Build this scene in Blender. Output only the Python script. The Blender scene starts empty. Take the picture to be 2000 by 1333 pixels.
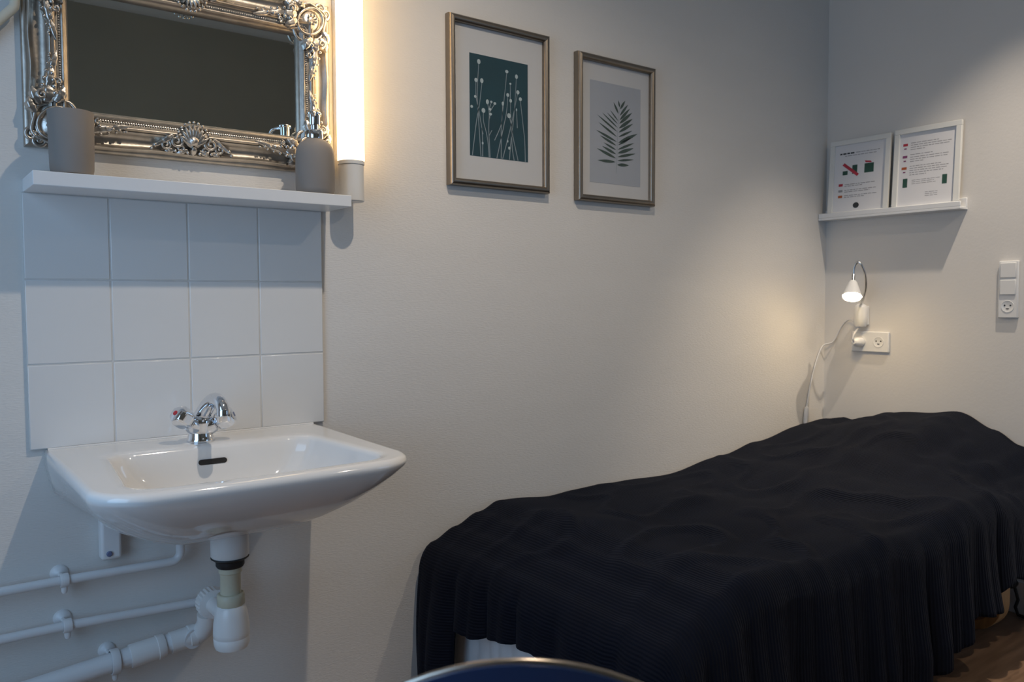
import bpy, bmesh, math, random
from mathutils import Vector, Matrix, noise
random.seed(7)
S = bpy.context.scene
COL = S.collection

# ------------------------------------------------------------------ camera
CAM = (-0.2069, -1.7883, 0.2675)
yaw, pitch, roll = [math.radians(a) for a in (37.254, -2.853, -0.233)]
fw = Vector((math.sin(yaw)*math.cos(pitch), math.cos(yaw)*math.cos(pitch), math.sin(pitch)))
rt = Vector((math.cos(yaw), -math.sin(yaw), 0))
up = rt.cross(fw)
rt2 = rt*math.cos(roll) + up*math.sin(roll)
up2 = up*math.cos(roll) - rt*math.sin(roll)
cd = bpy.data.cameras.new('camera')
cd.sensor_width = 22.3
cd.lens = 18.0
cd.clip_start = 0.02
cd.dof.use_dof = True
cd.dof.focus_distance = 1.75
cd.dof.aperture_fstop = 5.0
cam = bpy.data.objects.new('camera', cd)
COL.objects.link(cam)
M = Matrix((rt2, up2, -fw)).transposed().to_4x4()
M.translation = CAM
cam.matrix_world = M
S.camera = cam

# ------------------------------------------------------------------ world, lights, exposure
S.view_settings.view_transform = 'Standard'
S.view_settings.look = 'None'
S.view_settings.gamma = 1.0
S.view_settings.use_curve_mapping = False
S.view_settings.exposure = 0.0
w = bpy.data.worlds.new('sky'); S.world = w
w.use_nodes = True
w.node_tree.nodes['Background'].inputs[0].default_value = (0.45, 0.66, 1.0, 1)
w.node_tree.nodes['Background'].inputs[1].default_value = 1.0

XC = 2.6533            # the right-hand wall
XL = -.85              # the left-hand wall
YF = -2.75             # the wall opposite
ZF, ZC = -0.74, 1.72   # floor, ceiling


def area_light(name, loc, size_x, size_y, direction, power, color):
    l = bpy.data.lights.new(name, 'AREA')
    l.shape = 'RECTANGLE'; l.size = size_x; l.size_y = size_y
    l.energy = power; l.color = color
    o = bpy.data.objects.new(name, l); COL.objects.link(o)
    o.location = loc
    o.rotation_euler = Vector(direction).to_track_quat('-Z', 'Y').to_euler()
    return o


# daylight entering by the two windows (window_1 in the left wall, window_2 in the wall opposite)
area_light('window_daylight', (XL+.03, -1.00, .43), .95, 1.44, (1, 0, -.05), 9.4, (.39, .66, 1.0))
area_light('window_daylight', (2.28, YF+.03, .25), .58, 1.2, (0, 1, -.25), 1.7, (.42, .68, 1.0))


def spot(name, loc, target, power, size, blend, color, radius=.03):
    l = bpy.data.lights.new(name, 'SPOT')
    l.energy = power; l.spot_size = math.radians(size); l.spot_blend = blend
    l.color = color; l.shadow_soft_size = radius
    o = bpy.data.objects.new(name, l); COL.objects.link(o)
    o.location = loc
    o.rotation_euler = (Vector(target)-Vector(loc)).to_track_quat('-Z', 'Y').to_euler()
    return o


SPOTS = [((.66, -.99, 1.700), (.90, -.40, -.6), 53, 116, 1.0),
         ((2.285, -.97, 1.700), (2.36, -.42, .0), 72, 56, .85),
         ((1.65, -2.00, 1.700), (1.70, -.45, -.3), 28, 92, 1.0)]  # last entry: unseen extra downlight, added as warm fill for walls and bed
for loc, tgt, pw, sz, bl in SPOTS:
    spot('downlight_lamp', loc, tgt, pw, sz, bl, (1.0, .85, .68), .018)

# ------------------------------------------------------------------ materials
MATS = {}


def mat(name, col, rough=.5, metal=0.0, var=0.0, vscale=20, bump=0.0, bscale=200, stretch=None,
        spec=.5, coat=0.0, emit=None, estr=0.0, trans=0.0):
    m = bpy.data.materials.new(name); m.use_nodes = True
    nt = m.node_tree; b = nt.nodes['Principled BSDF']
    b.inputs['Base Color'].default_value = (*col, 1)
    b.inputs['Roughness'].default_value = rough
    b.inputs['Metallic'].default_value = metal
    b.inputs['Specular IOR Level'].default_value = spec
    b.inputs['Coat Weight'].default_value = coat
    b.inputs['Transmission Weight'].default_value = trans
    if emit:
        b.inputs['Emission Color'].default_value = (*emit, 1)
        b.inputs['Emission Strength'].default_value = estr
    tc = nt.nodes.new('ShaderNodeTexCoord')
    mp = nt.nodes.new('ShaderNodeMapping')
    nt.links.new(tc.outputs['Object'], mp.inputs[0])
    if stretch: mp.inputs['Scale'].default_value = stretch
    if var > 0:
        n = nt.nodes.new('ShaderNodeTexNoise'); n.inputs['Scale'].default_value = vscale
        n.inputs['Detail'].default_value = 4
        nt.links.new(mp.outputs[0], n.inputs['Vector'])
        r = nt.nodes.new('ShaderNodeValToRGB')
        r.color_ramp.elements[0].position = .3; r.color_ramp.elements[1].position = .7
        r.color_ramp.elements[0].color = (*[c*(1-var) for c in col], 1)
        r.color_ramp.elements[1].color = (*[min(1, c*(1+var)) for c in col], 1)
        nt.links.new(n.outputs[0], r.inputs[0])
        nt.links.new(r.outputs[0], b.inputs['Base Color'])
    if bump > 0:
        n2 = nt.nodes.new('ShaderNodeTexNoise'); n2.inputs['Scale'].default_value = bscale
        n2.inputs['Detail'].default_value = 3
        nt.links.new(mp.outputs[0], n2.inputs['Vector'])
        bp = nt.nodes.new('ShaderNodeBump'); bp.inputs['Strength'].default_value = bump
        bp.inputs['Distance'].default_value = .002
        nt.links.new(n2.outputs[0], bp.inputs['Height'])
        nt.links.new(bp.outputs[0], b.inputs['Normal'])
    MATS[name] = m
    return m


mat('wall_paint', (.71, .69, .66), .55, var=.015, vscale=3, bump=.35, bscale=90, stretch=(1, 1, 4))
mat('wall_paint_right', (.71, .685, .65), .55, var=.015, vscale=3, bump=.15, bscale=120)
mat('wall_dark', (.27, .245, .19), .7, var=.06, vscale=2)
mat('ceiling_paint', (.72, .70, .65), .7, var=.01, vscale=3)
mat('trim_white', (.72, .73, .74), .35, var=.01, vscale=5)
mat('tile_glaze', (.72, .72, .715), .12, var=.01, vscale=6, spec=.5)
mat('grout', (.60, .595, .58), .85, var=.04, vscale=60)
mat('porcelain', (.78, .775, .765), .07, var=.006, vscale=5, spec=.6, coat=.3)
mat('white_paint', (.76, .77, .78), .32, var=.01, vscale=12)
mat('pipe_paint', (.72, .735, .75), .35, var=.02, vscale=30)
mat('white_plastic', (.76, .76, .75), .3, var=.01, vscale=10)
mat('ivory_plastic', (.58, .55, .42), .4, var=.03, vscale=40)
mat('black_rubber', (.012, .012, .013), .5, var=.1, vscale=40)
mat('dark_hole', (.012, .010, .009), .6, var=.1, vscale=40)
mat('chrome', (.82, .83, .85), .07, 1.0, var=.01, vscale=10)
mat('steel', (.6, .6, .6), .25, 1.0, var=.02, vscale=40)
mat('red_dot', (.45, .02, .03), .3, var=.02, vscale=40)
mat('blue_dot', (.14, .17, .30), .3, var=.02, vscale=40)
mat('silver_leaf', (.47, .425, .37), .40, 1.0, var=.14, vscale=45, bump=.15, bscale=160)
mat('silver_bright', (.60, .56, .51), .33, 1.0, var=.12, vscale=90, bump=.2, bscale=300)
mat('mirror_glass', (.80, .82, .78), .01, 1.0, var=.004, vscale=3)
mat('taupe_ceramic', (.235, .212, .195), .75, var=.02, vscale=20)
mat('pewter_frame', (.27, .235, .195), .36, 1.0, var=.03, vscale=60)
mat('mat_board', (.60, .60, .60), .8, var=.01, vscale=10)
mat('print_teal', (.006, .045, .062), .6, var=.12, vscale=9)
mat('print_pale', (.42, .50, .52), .7, var=.04, vscale=60)
mat('print_grey', (.40, .425, .47), .7, var=.02, vscale=5)
mat('print_leaf', (.045, .075, .062), .7, var=.25, vscale=60)
mat('print_stem', (.26, .31, .34), .7, var=.05, vscale=40)
mat('paper', (.72, .72, .74), .6, var=.01, vscale=10)
mat('ink', (.30, .30, .32), .7, var=.05, vscale=60)
mat('ink_black', (.03, .035, .04), .7, var=.1, vscale=60)
mat('ink_green', (.02, .075, .055), .7, var=.1, vscale=60)
mat('ink_red', (.45, .035, .06), .7, var=.1, vscale=60)
mat('ink_orange', (.42, .10, .03), .7, var=.1, vscale=60)
mat('ink_violet', (.22, .06, .16), .7, var=.1, vscale=60)
mat('frame_white', (.74, .74, .71), .4, var=.01, vscale=20)
mat('birch', (.50, .30, .13), .4, var=.15, vscale=14, stretch=(6, 6, 1))
mat('mattress_white', (.66, .67, .69), .85, var=.03, vscale=30, bump=.2, bscale=120)
mat('chair_shell', (.016, .045, .125), .20, var=.05, vscale=8, spec=.6, coat=.6)
mat('chair_edge', (.50, .43, .36), .25, 1.0, var=.03, vscale=30)
mat('tube_glow', (.9, .88, .82), .4, emit=(1.0, .66, .32), estr=6.5)
mat('bulb_glow', (.9, .88, .82), .4, emit=(1.0, .72, .36), estr=80)
mat('downlight_glow', (.9, .9, .88), .4, emit=(1.0, .85, .68), estr=6)
mat('cream_paint', (.62, .58, .47), .4, var=.02, vscale=20)
mat('cord_white', (.66, .66, .67), .45, var=.02, vscale=30)
mat('sky_backdrop', (.5, .6, .7), .8)


def glass_mat():
    m = bpy.data.materials.new('picture_glass'); m.use_nodes = True
    nt = m.node_tree; nt.nodes.clear()
    o = nt.nodes.new('ShaderNodeOutputMaterial')
    t = nt.nodes.new('ShaderNodeBsdfTransparent'); g = nt.nodes.new('ShaderNodeBsdfGlossy')
    g.inputs['Roughness'].default_value = .03
    lw = nt.nodes.new('ShaderNodeLayerWeight'); lw.inputs['Blend'].default_value = .5
    pw = nt.nodes.new('ShaderNodeMath'); pw.operation = 'POWER'; pw.inputs[1].default_value = 4.0
    f = nt.nodes.new('ShaderNodeMath'); f.operation = 'MULTIPLY_ADD'
    f.inputs[1].default_value = .5; f.inputs[2].default_value = .025
    nt.links.new(lw.outputs['Facing'], pw.inputs[0]); nt.links.new(pw.outputs[0], f.inputs[0])
    mx = nt.nodes.new('ShaderNodeMixShader')
    nt.links.new(f.outputs[0], mx.inputs[0]); nt.links.new(t.outputs[0], mx.inputs[1])
    nt.links.new(g.outputs[0], mx.inputs[2]); nt.links.new(mx.outputs[0], o.inputs[0])
    MATS['picture_glass'] = m


glass_mat()


def floor_mat():
    m = mat('floor_wood', (.26, .16, .10), .32, var=.30, vscale=7, stretch=(.6, 6, 1), bump=.08, bscale=60)
    return m


floor_mat()


def blanket_mat():
    m = mat('navy_knit', (.0038, .0053, .0112), .92, var=.12, vscale=25, spec=.12)
    nt = m.node_tree; b = nt.nodes['Principled BSDF']
    b.inputs['Sheen Weight'].default_value = .06
    b.inputs['Sheen Roughness'].default_value = .5
    b.inputs['Sheen Tint'].default_value = (.35, .40, .55, 1)
    uv = nt.nodes.new('ShaderNodeUVMap'); uv.uv_map = 'UVMap'
    wv = nt.nodes.new('ShaderNodeTexWave'); wv.wave_type = 'BANDS'; wv.bands_direction = 'X'
    wv.inputs['Scale'].default_value = 46; wv.inputs['Distortion'].default_value = .6
    wv.inputs['Detail'].default_value = 1
    nt.links.new(uv.outputs[0], wv.inputs['Vector'])
    bp = nt.nodes.new('ShaderNodeBump'); bp.inputs['Strength'].default_value = .5
    bp.inputs['Distance'].default_value = .003
    nt.links.new(wv.outputs[0], bp.inputs['Height'])
    nt.links.new(bp.outputs[0], b.inputs['Normal'])


blanket_mat()


# ------------------------------------------------------------------ mesh helpers
class MB:
    def __init__(s): s.v = []; s.f = []

    def grid(s, P, closeu=False, closev=False):
        """P[i][j] points -> quads"""
        nu, nv = len(P), len(P[0]); o = len(s.v)
        for row in P: s.v += [tuple(p) for p in row]
        for i in range(nu if closeu else nu-1):
            for j in range(nv if closev else nv-1):
                a = o+i*nv+j; b = o+((i+1) % nu)*nv+j
                c = o+((i+1) % nu)*nv+(j+1) % nv; d = o+i*nv+(j+1) % nv
                s.f.append((a, b, c, d))
        return s

    def box(s, x0, x1, y0, y1, z0, z1):
        o = len(s.v)
        s.v += [(x, y, z) for z in (z0, z1) for y in (y0, y1) for x in (x0, x1)]
        for q in ((0, 2, 3, 1), (4, 5, 7, 6), (0, 1, 5, 4), (2, 6, 7, 3), (0, 4, 6, 2), (1, 3, 7, 5)):
            s.f.append(tuple(o+i for i in q))
        return s

    def lathe(s, prof, c=(0, 0, 0), axis=(0, 0, 1), n=24, phase=0.0):
        ax = Vector(axis).normalized()
        a = ax.orthogonal().normalized() if abs(ax.z) < .99 else Vector((1, 0, 0))
        b = ax.cross(a)
        c = Vector(c)
        P = []
        for r, h in prof:
            r = max(r, 1e-5)
            P.append([c+ax*h+(a*math.cos(t)+b*math.sin(t))*r for t in
                      [2*math.pi*k/n+phase for k in range(n)]])
        s.grid(P, closev=True)
        return s

    def tube(s, pts, rad, n=12, cap=True):
        pts = [Vector(p) for p in pts]
        if not isinstance(rad, (list, tuple)): rad = [rad]*len(pts)
        P = []; prev = None
        for i, p in enumerate(pts):
            t = (pts[min(i+1, len(pts)-1)]-pts[max(i-1, 0)]).normalized()
            if prev is None: a = t.orthogonal().normalized()
            else: a = (prev-t*prev.dot(t)).normalized()
            prev = a; b = t.cross(a)
            P.append([p+(a*math.cos(q)+b*math.sin(q))*rad[i] for q in [2*math.pi*k/n for k in range(n)]])
        if cap:
            P = [[pts[0]+(q-pts[0])*1e-3 for q in P[0]]]+P+[[pts[-1]+(q-pts[-1])*1e-3 for q in P[-1]]]
        s.grid(P, closev=True)
        return s

    def ball(s, c, r, nu=10, nv=8):
        c = Vector(c)
        if not isinstance(r, (tuple, list)): r = (r, r, r)
        P = []
        for j in range(nv+1):
            th = math.pi*j/nv
            sr = max(math.sin(th), 1e-3)
            P.append([(c.x+r[0]*sr*math.cos(2*math.pi*i/nu), c.y+r[1]*sr*math.sin(2*math.pi*i/nu),
                       c.z+r[2]*math.cos(th)) for i in range(nu)])
        s.grid(P, closev=True)
        return s

    def poly(s, pts):
        o = len(s.v); s.v += [tuple(p) for p in pts]; s.f.append(tuple(range(o, o+len(pts))))
        return s


def origin_of(o):
    v = Vector((0, 0, 0))
    while o is not None:
        v = v+o.location; o = o.parent
    return v


def obj(name, mb, m, parent=None, bevel=0.0, seg=2, angle=38, subsurf=0, loc=None):
    """link an MB as ONE mesh object; its coordinates are world coordinates"""
    off = origin_of(parent) if parent is not None else Vector((0, 0, 0))
    if parent is None and loc is not None: off = Vector(loc)
    me = bpy.data.meshes.new(name)
    me.from_pydata([(x-off.x, y-off.y, z-off.z) for x, y, z in [tuple(q) for q in mb.v]], [], mb.f)
    bm = bmesh.new(); bm.from_mesh(me)
    bmesh.ops.remove_doubles(bm, verts=bm.verts, dist=2e-6)
    bmesh.ops.recalc_face_normals(bm, faces=bm.faces)
    bm.to_mesh(me); bm.free()
    me.polygons.foreach_set('use_smooth', [True]*len(me.polygons))
    me.set_sharp_from_angle(angle=math.radians(angle))
    me.materials.append(MATS[m])
    o = bpy.data.objects.new(name, me); COL.objects.link(o)
    if parent is not None: o.parent = parent
    elif loc is not None: o.location = loc
    if bevel > 0:
        b = o.modifiers.new('bevel', 'BEVEL'); b.width = bevel; b.segments = seg
        b.limit_method = 'ANGLE'; b.angle_limit = math.radians(40)
    if subsurf:
        q = o.modifiers.new('subsurf', 'SUBSURF'); q.levels = subsurf; q.render_levels = subsurf
    return o


def tag(o, label, cat, group=None, kind=None):
    o['label'] = label; o['category'] = cat
    if group: o['group'] = group
    if kind: o['kind'] = kind
    return o


def thing(name, label, cat, loc, group=None):
    o = bpy.data.objects.new(name, None); COL.objects.link(o)
    o.location = loc; o.empty_display_size = .05
    return tag(o, label, cat, group)


def struct(name, mb, m, parent=None, **k):
    o = obj(name, mb, m, parent, **k)
    if parent is None: o['kind'] = 'structure'
    return o


def arc(c, r, a0, a1, n, u, v):
    c = Vector(c); u = Vector(u); v = Vector(v)
    return [c+(u*math.cos(a)+v*math.sin(a))*r for a in [a0+(a1-a0)*i/n for i in range(n+1)]]


# ------------------------------------------------------------------ room shell
T = .12
struct('floor', MB().box(XL-T, XC+T, YF-T, T, ZF-.1, ZF), 'floor_wood')
struct('ceiling', MB().box(XL-T, XC+T, YF-T, T, ZC, ZC+.1), 'ceiling_paint')
wall_back = struct('wall_back', MB().box(XL-T, XC+T, 0, T, ZF, ZC), 'wall_paint')
struct('wall_right', MB().box(XC, XC+T, YF-T, 0, ZF, ZC), 'wall_paint_right')


def wall_with_hole(along, a0, a1, fixed0, fixed1, h0, h1, z0, z1):
    """wall of four boxes round an opening; along = 'x' or 'y'"""
    mb = MB()
    for p, q, r, s in ((a0, h0, ZF, ZC), (h1, a1, ZF, ZC), (h0, h1, ZF, z0), (h0, h1, z1, ZC)):
        if along == 'x': mb.box(p, q, fixed0, fixed1, r, s)
        else: mb.box(fixed0, fixed1, p, q, r, s)
    return mb


struct('wall_left', wall_with_hole('y', YF-T, 0, XL-T, XL, -1.50, -.50, -.32, 1.18), 'wall_paint_right')
struct('wall_front', wall_with_hole('x', XL, XC, YF-T, YF, 1.98, 2.60, -.38, .88), 'wall_dark')


def window(name, along, h0, h1, z0, z1, f0, f1):
    mb = MB(); t = .05
    def bar(p, q, r, s):
        if along == 'x': mb.box(p, q, f0, f1, r, s)
        else: mb.box(f0, f1, p, q, r, s)
    bar(h0, h0+t, z0, z1); bar(h1-t, h1, z0, z1); bar(h0+t, h1-t, z0, z0+t); bar(h0+t, h1-t, z1-t, z1)
    mid = (h0+h1)/2
    bar(mid-t/2, mid+t/2, z0+t, z1-t)
    o = struct(name, mb, 'trim_white', bevel=.003)
    for p, q in ((h0+t, mid-t/2), (mid+t/2, h1-t)):
        g = MB(); fm = (f0+f1)/2
        if along == 'x': g.box(p, q, fm-.003, fm+.003, z0+t, z1-t)
        else: g.box(fm-.003, fm+.003, p, q, z0+t, z1-t)
        obj('pane', g, 'picture_glass', o)
    return o


window('window_1', 'y', -1.50, -.50, -.32, 1.18, XL-.09, XL-.04)
window('window_2', 'x', 1.98, 2.60, -.38, .88, YF-.09, YF-.04)
struct('baseboard_right', MB().box(XC-.014, XC, YF, 0, ZF, ZF+.105), 'trim_white', bevel=.003)

# ------------------------------------------------------------------ tiles above the basin
PX, PZ, TX0, TZ0 = .1491, .1616, .0040, -.0135    # tile pitch and lower left corner
obj('grout_bed', MB().box(TX0+.001, TX0+4*PX-.001, -.0079, .0, TZ0+.001, TZ0+3*PZ), 'grout', wall_back)
tile_me = None
for j in range(3):
    for i in range(4):
        c = (TX0+(i+.5)*PX, -.0045, TZ0+(j+.5)*PZ)
        if tile_me is None:
            h = PX/2-.0013; g = PZ/2-.0013
            o = obj('tile', MB().box(c[0]-h, c[0]+h, -.009, 0, c[2]-g, c[2]+g), 'tile_glaze', wall_back,
                    bevel=.0016, seg=2)
            off = Vector(c)
            for v in o.data.vertices: v.co -= off
            o.location = off
            tile_me = o
        else:
            o = tile_me.copy(); COL.objects.link(o); o.parent = wall_back
            o.location = c

# ------------------------------------------------------------------ shelf over the basin
SH0, SH1, SHD = .008, .615, .132
sh = thing('wall_shelf', 'long white wall shelf above the tiles holding a cup and soap pump', 'shelf', (.31, 0, .4715))
obj('board', MB().box(SH0, SH1, -SHD, -.0008, .4716, .4965), 'white_paint', sh, bevel=.0012)
obj('back_strip', MB().box(SH0+.03, .55, -.012, -.0008, .4965, .512), 'white_paint', sh, bevel=.001)

# ------------------------------------------------------------------ tumbler and soap pump
c = (.0775, -.088, .4966)
tb = thing('tumbler', 'taupe ceramic tumbler at the left end of the shelf', 'cup', c)
obj('body', MB().lathe([(0, 0), (.030, 0), (.0345, .003), (.0365, .012), (.0375, .05), (.0385, .115), (.0378, .1165),
                        (.0362, .1155), (.0345, .05), (.0335, .012), (0, .008)], c, n=48), 'taupe_ceramic', tb)

c = (.551, -.088, .4966)
sp = thing('soap_dispenser', 'taupe ceramic soap pump bottle with chrome head on the shelf', 'soap dispenser', c)
obj('body', MB().lathe([(0, 0), (.036, 0), (.0395, .003), (.0415, .012), (.042, .05), (.0415, .085), (.039, .099),
                        (.033, .110), (.022, .1185), (.015, .1215), (0, .122)], c, n=48), 'taupe_ceramic', sp)
col = obj('collar', MB().lathe([(0, .121), (.0175, .121), (.0178, .123), (.0178, .137), (.0165, .139), (.008, .140),
                                (.0075, .141), (0, .141)], c, n=32), 'chrome', sp)
pm = obj('pump_head', MB().lathe([(0, .140), (.0075, .140), (.0075, .150), (.0112, .151), (.0115, .172), (.0145, .173),
                                  (.0150, .176), (.0135, .178), (0, .1785)], c, n=28), 'chrome', sp)
d = Vector((-.45, -.89, 0))
cc = Vector(c)+Vector((0, 0, .1725))
obj('spout', MB().tube([cc, cc+d*.018+Vector((0, 0, .0005)), cc+d*.032+Vector((0, 0, -.001)),
                        cc+d*.041+Vector((0, 0, -.005)), cc+d*.045+Vector((0, 0, -.011))],
                       [.0055, .0052, .0046, .004, .0035], 12), 'chrome', pm)

# ------------------------------------------------------------------ baroque mirror
MX0, MX1, MZ0, MZ1 = .012, .622, .556, .935     # outer rim
FW = .078
mr = thing('wall_mirror', 'landscape mirror in an ornate silver baroque frame', 'mirror', ((MX0+MX1)/2, 0, MZ0))
PROF = [(0, .001), (0, .0135), (.02, .0155), (.09, .0160), (.12, .0205), (.15, .0220), (.18, .0205), (.21, .0165),
        (.28, .0135), (.36, .0130), (.44, .0150), (.51, .0200), (.555, .0260), (.575, .0265), (.59, .0245), (.61, .0270),
        (.645, .0300), (.68, .0290), (.70, .0250), (.74, .0250), (.80, .0235), (.825, .0265), (.85, .0270), (.875, .0245),
        (.91, .0215), (.93, .0210), (.965, .0160), (1.0, .0095), (1.0, .004)]


def rail(side):
    """one mitred length of moulding; waves run along the outer lip"""
    L0, L1, B, Tp = MX0, MX1, MZ0, MZ1
    n = 64; P = []
    for k in range(n+1):
        f = k/n; row = []
        for t, h in PROF:
            w_ = t*FW
            wav = .0014*math.sin(f*math.pi*6+.6) if .08 < t < .30 else 0.0
            if side in ('bottom', 'top'):
                x = (L0+w_)+(L1-L0-2*w_)*f
                z = (B+w_+wav) if side == 'bottom' else (Tp-w_-wav)
            else:
                z = (B+w_)+(Tp-B-2*w_)*f
                x = (L0+w_+wav) if side == 'left' else (L1-w_-wav)
            row.append((x, -h, z))
        P.append(row)
    return MB().grid(P)


for s_ in ('bottom', 'top', 'left', 'right'):
    r_ = obj('frame_rail', rail(s_), 'silver_leaf', mr, angle=50)
    bd = MB(); tb_ = .775*FW; step = .0046
    L = (MX1-MX0-2*tb_) if s_ in ('bottom', 'top') else (MZ1-MZ0-2*tb_)
    for k in range(int(L/step)):
        a = step*(k+.5)
        p = {'bottom': (MX0+tb_+a, -.0255, MZ0+tb_), 'top': (MX0+tb_+a, -.0255, MZ1-tb_),
             'left': (MX0+tb_, -.0255, MZ0+tb_+a), 'right': (MX1-tb_, -.0255, MZ0+tb_+a)}[s_]
        bd.ball(p, .0021, 6, 4)
    o = obj('bead_row', bd, 'silver_bright', r_); o['kind'] = 'stuff'

# bevelled mirror glass
gx0, gx1, gz0, gz1 = MX0+FW-.002, MX1-FW+.002, MZ0+FW-.002, MZ1-FW+.002
bv = .014
mb = MB()
o4 = [(gx0, -.0055, gz0), (gx1, -.0055, gz0), (gx1, -.0055, gz1), (gx0, -.0055, gz1)]
i4 = [(gx0+bv, -.00562, gz0+bv), (gx1-bv, -.00562, gz0+bv), (gx1-bv, -.00562, gz1-bv), (gx0+bv, -.00562, gz1-bv)]
b4 = [(x, -.0015, z) for x, y, z in o4]
mb.v += o4+i4+b4
mb.f += [(4, 5, 6, 7)]+[(k, (k+1) % 4, 4+(k+1) % 4, 4+k) for k in range(4)]+[(8+k, 8+(k+1) % 4, (k+1) % 4, k) for k in range(4)]+[(11, 10, 9, 8)]
g = obj('glass', mb, 'mirror_glass', mr, angle=.2)


class Orn:
    """carved ornament in local (a, b, h) coordinates mapped on the frame"""
    def __init__(s, c, sa, sb): s.c = c; s.sa = sa; s.sb = sb; s.mb = MB(); s.fat = 1.0; s.lift = 0.0
    def P(s, a, b, h): return Vector((s.c[0]+s.sa*a, -h, s.c[1]+s.sb*b))
    def scroll(s, a, b, h, r0, turns, ph, thick, dirn=1, r1=.15):
        n = int(14*turns); pts = []; rad = []
        for k in range(n+1):
            f = k/n; r = r0*(1-f*(1-r1)); q = ph+dirn*2*math.pi*turns*f
            pts.append(s.P(a+r*math.cos(q), b+r*math.sin(q), h+thick*f*1.2)); rad.append(thick*(1-.45*f))
        s.mb.tube(pts, rad, 8)
    def leaf(s, a0, b0, a1, b1, wd, h0, h1, curl=.0):
        wd *= s.fat; h0 += s.lift; h1 += s.lift
        p0 = Vector((a0, b0)); p1 = Vector((a1, b1)); t = (p1-p0); n_ = Vector((-t.y, t.x)).normalized()
        P = []
        for i in range(9):
            f = i/8; wdt = wd*(math.sin(math.pi*min(.97, f*.85+.12))**.8)*(1+.18*math.sin(f*20))
            c_ = p0+t*f+n_*curl*math.sin(f*math.pi)
            row = []
            for j in range(7):
                g_ = (j-3)/3
                hh = h0+(h1-h0)*f+wdt*.75*(1-g_*g_)-wdt*.28*math.exp(-(g_*4)**2)
                q = c_+n_*wdt*g_
                row.append(s.P(q.x, q.y, hh if abs(g_) < .99 else max(h0, h1)*.55))
            P.append(row)
        s.mb.grid(P)
    def bead(s, a, b, h, r): s.mb.ball(s.P(a, b, h), r, 8, 6)
    def ring(s, a, b, h, ra, rb, th, rot=0, bumps=0):
        n = 40; P = []
        for k in range(n):
            q = 2*math.pi*k/n; rr = 1+.06*math.sin(bumps*q)
            x, y = ra*rr*math.cos(q), rb*rr*math.sin(q)
            P.append(s.P(a+x*math.cos(rot)-y*math.sin(rot), b+x*math.sin(rot)+y*math.cos(rot), h))
        s.mb.tube(P+[P[0]], th, 8, cap=False)
    def dome(s, a, b, h, ra, rb, hh, rot=0):
        P = []
        for i in range(7):
            f = i/6; row = []
            for k in range(20):
                q = 2*math.pi*k/20
                x, y = ra*(1-f+.001)*math.cos(q), rb*(1-f+.001)*math.sin(q)
                row.append(s.P(a+x*math.cos(rot)-y*math.sin(rot), b+x*math.sin(rot)+y*math.cos(rot),
                               h+hh*math.sin(f*math.pi/2)+.0007*math.sin(k*7+i*5)))
            P.append(row)
        s.mb.grid(P, closev=True)


def corner_ornament(cx, cz, sa, sb):
    o = Orn((cx, cz), sa, sb); o.fat = 1.3; o.lift = .007
    o.dome(.050, .046, .018, .036, .029, .012, .78)
    o.ring(.050, .046, .027, .033, .026, .0030, .78, 0)
    o.ring(.052, .048, .021, .044, .037, .0034, .78, 5)
    for k in range(8):
        q = .3+k*.78; o.bead(.046+.010*math.cos(q), .042+.010*math.sin(q), .031, .0030)
    o.scroll(.012, .022, .018, .012, 1.4, 2.0, .0038, 1)
    o.scroll(.022, .012, .018, .012, 1.4, -.4, .0038, -1)
    for sw in (0, 1):
        def L(a0, b0, a1, b1, wd, h0, h1, curl=0):
            if sw: a0, b0, a1, b1, curl = b0, a0, b1, a1, -curl
            o.leaf(a0, b0, a1, b1, wd, h0, h1, curl)
        def S(a, b, *r): o.scroll(*((b, a) if sw else (a, b)), r[0]+.006, *r[1:])
        def D(a, b, h, r): o.bead(*((b, a) if sw else (a, b)), h+.007, r*1.15)
        L(.082, .036, .116, .040, .012, .018, .022, .003)
        L(.108, .038, .152, .046, .0085, .020, .022, .002)
        L(.084, .050, .112, .066, .0085, .024, .028, .002)
        L(.078, .026, .108, .013, .0085, .018, .022, -.002)
        L(.062, .018, .088, .007, .0075, .017, .020, -.002)
        L(.138, .043, .180, .055, .0058, .020, .022, .001)
        S(.094, .028, .028, .009, 1.3, .5+sw, .0030, 1 if sw else -1)
        S(.122, .056, .026, .006, 1.2, 1.5+sw, .0024, -1 if sw else 1)
        for k in range(7): D(.100+.012*k, .050-.0012*k, .027-.0006*k, .0040-.0003*k)
        for k in range(5): D(.112+.014*k, .030+.003*k, .025-.0008*k, .0033-.0003*k)
    return o.mb


for cx, cz, sa, sb in ((MX0, MZ0, 1, 1), (MX1, MZ0, -1, 1), (MX1, MZ1, -1, -1), (MX0, MZ1, 1, -1)):
    obj('corner_ornament', corner_ornament(cx, cz, sa, sb), 'silver_bright', mr, angle=60)


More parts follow.
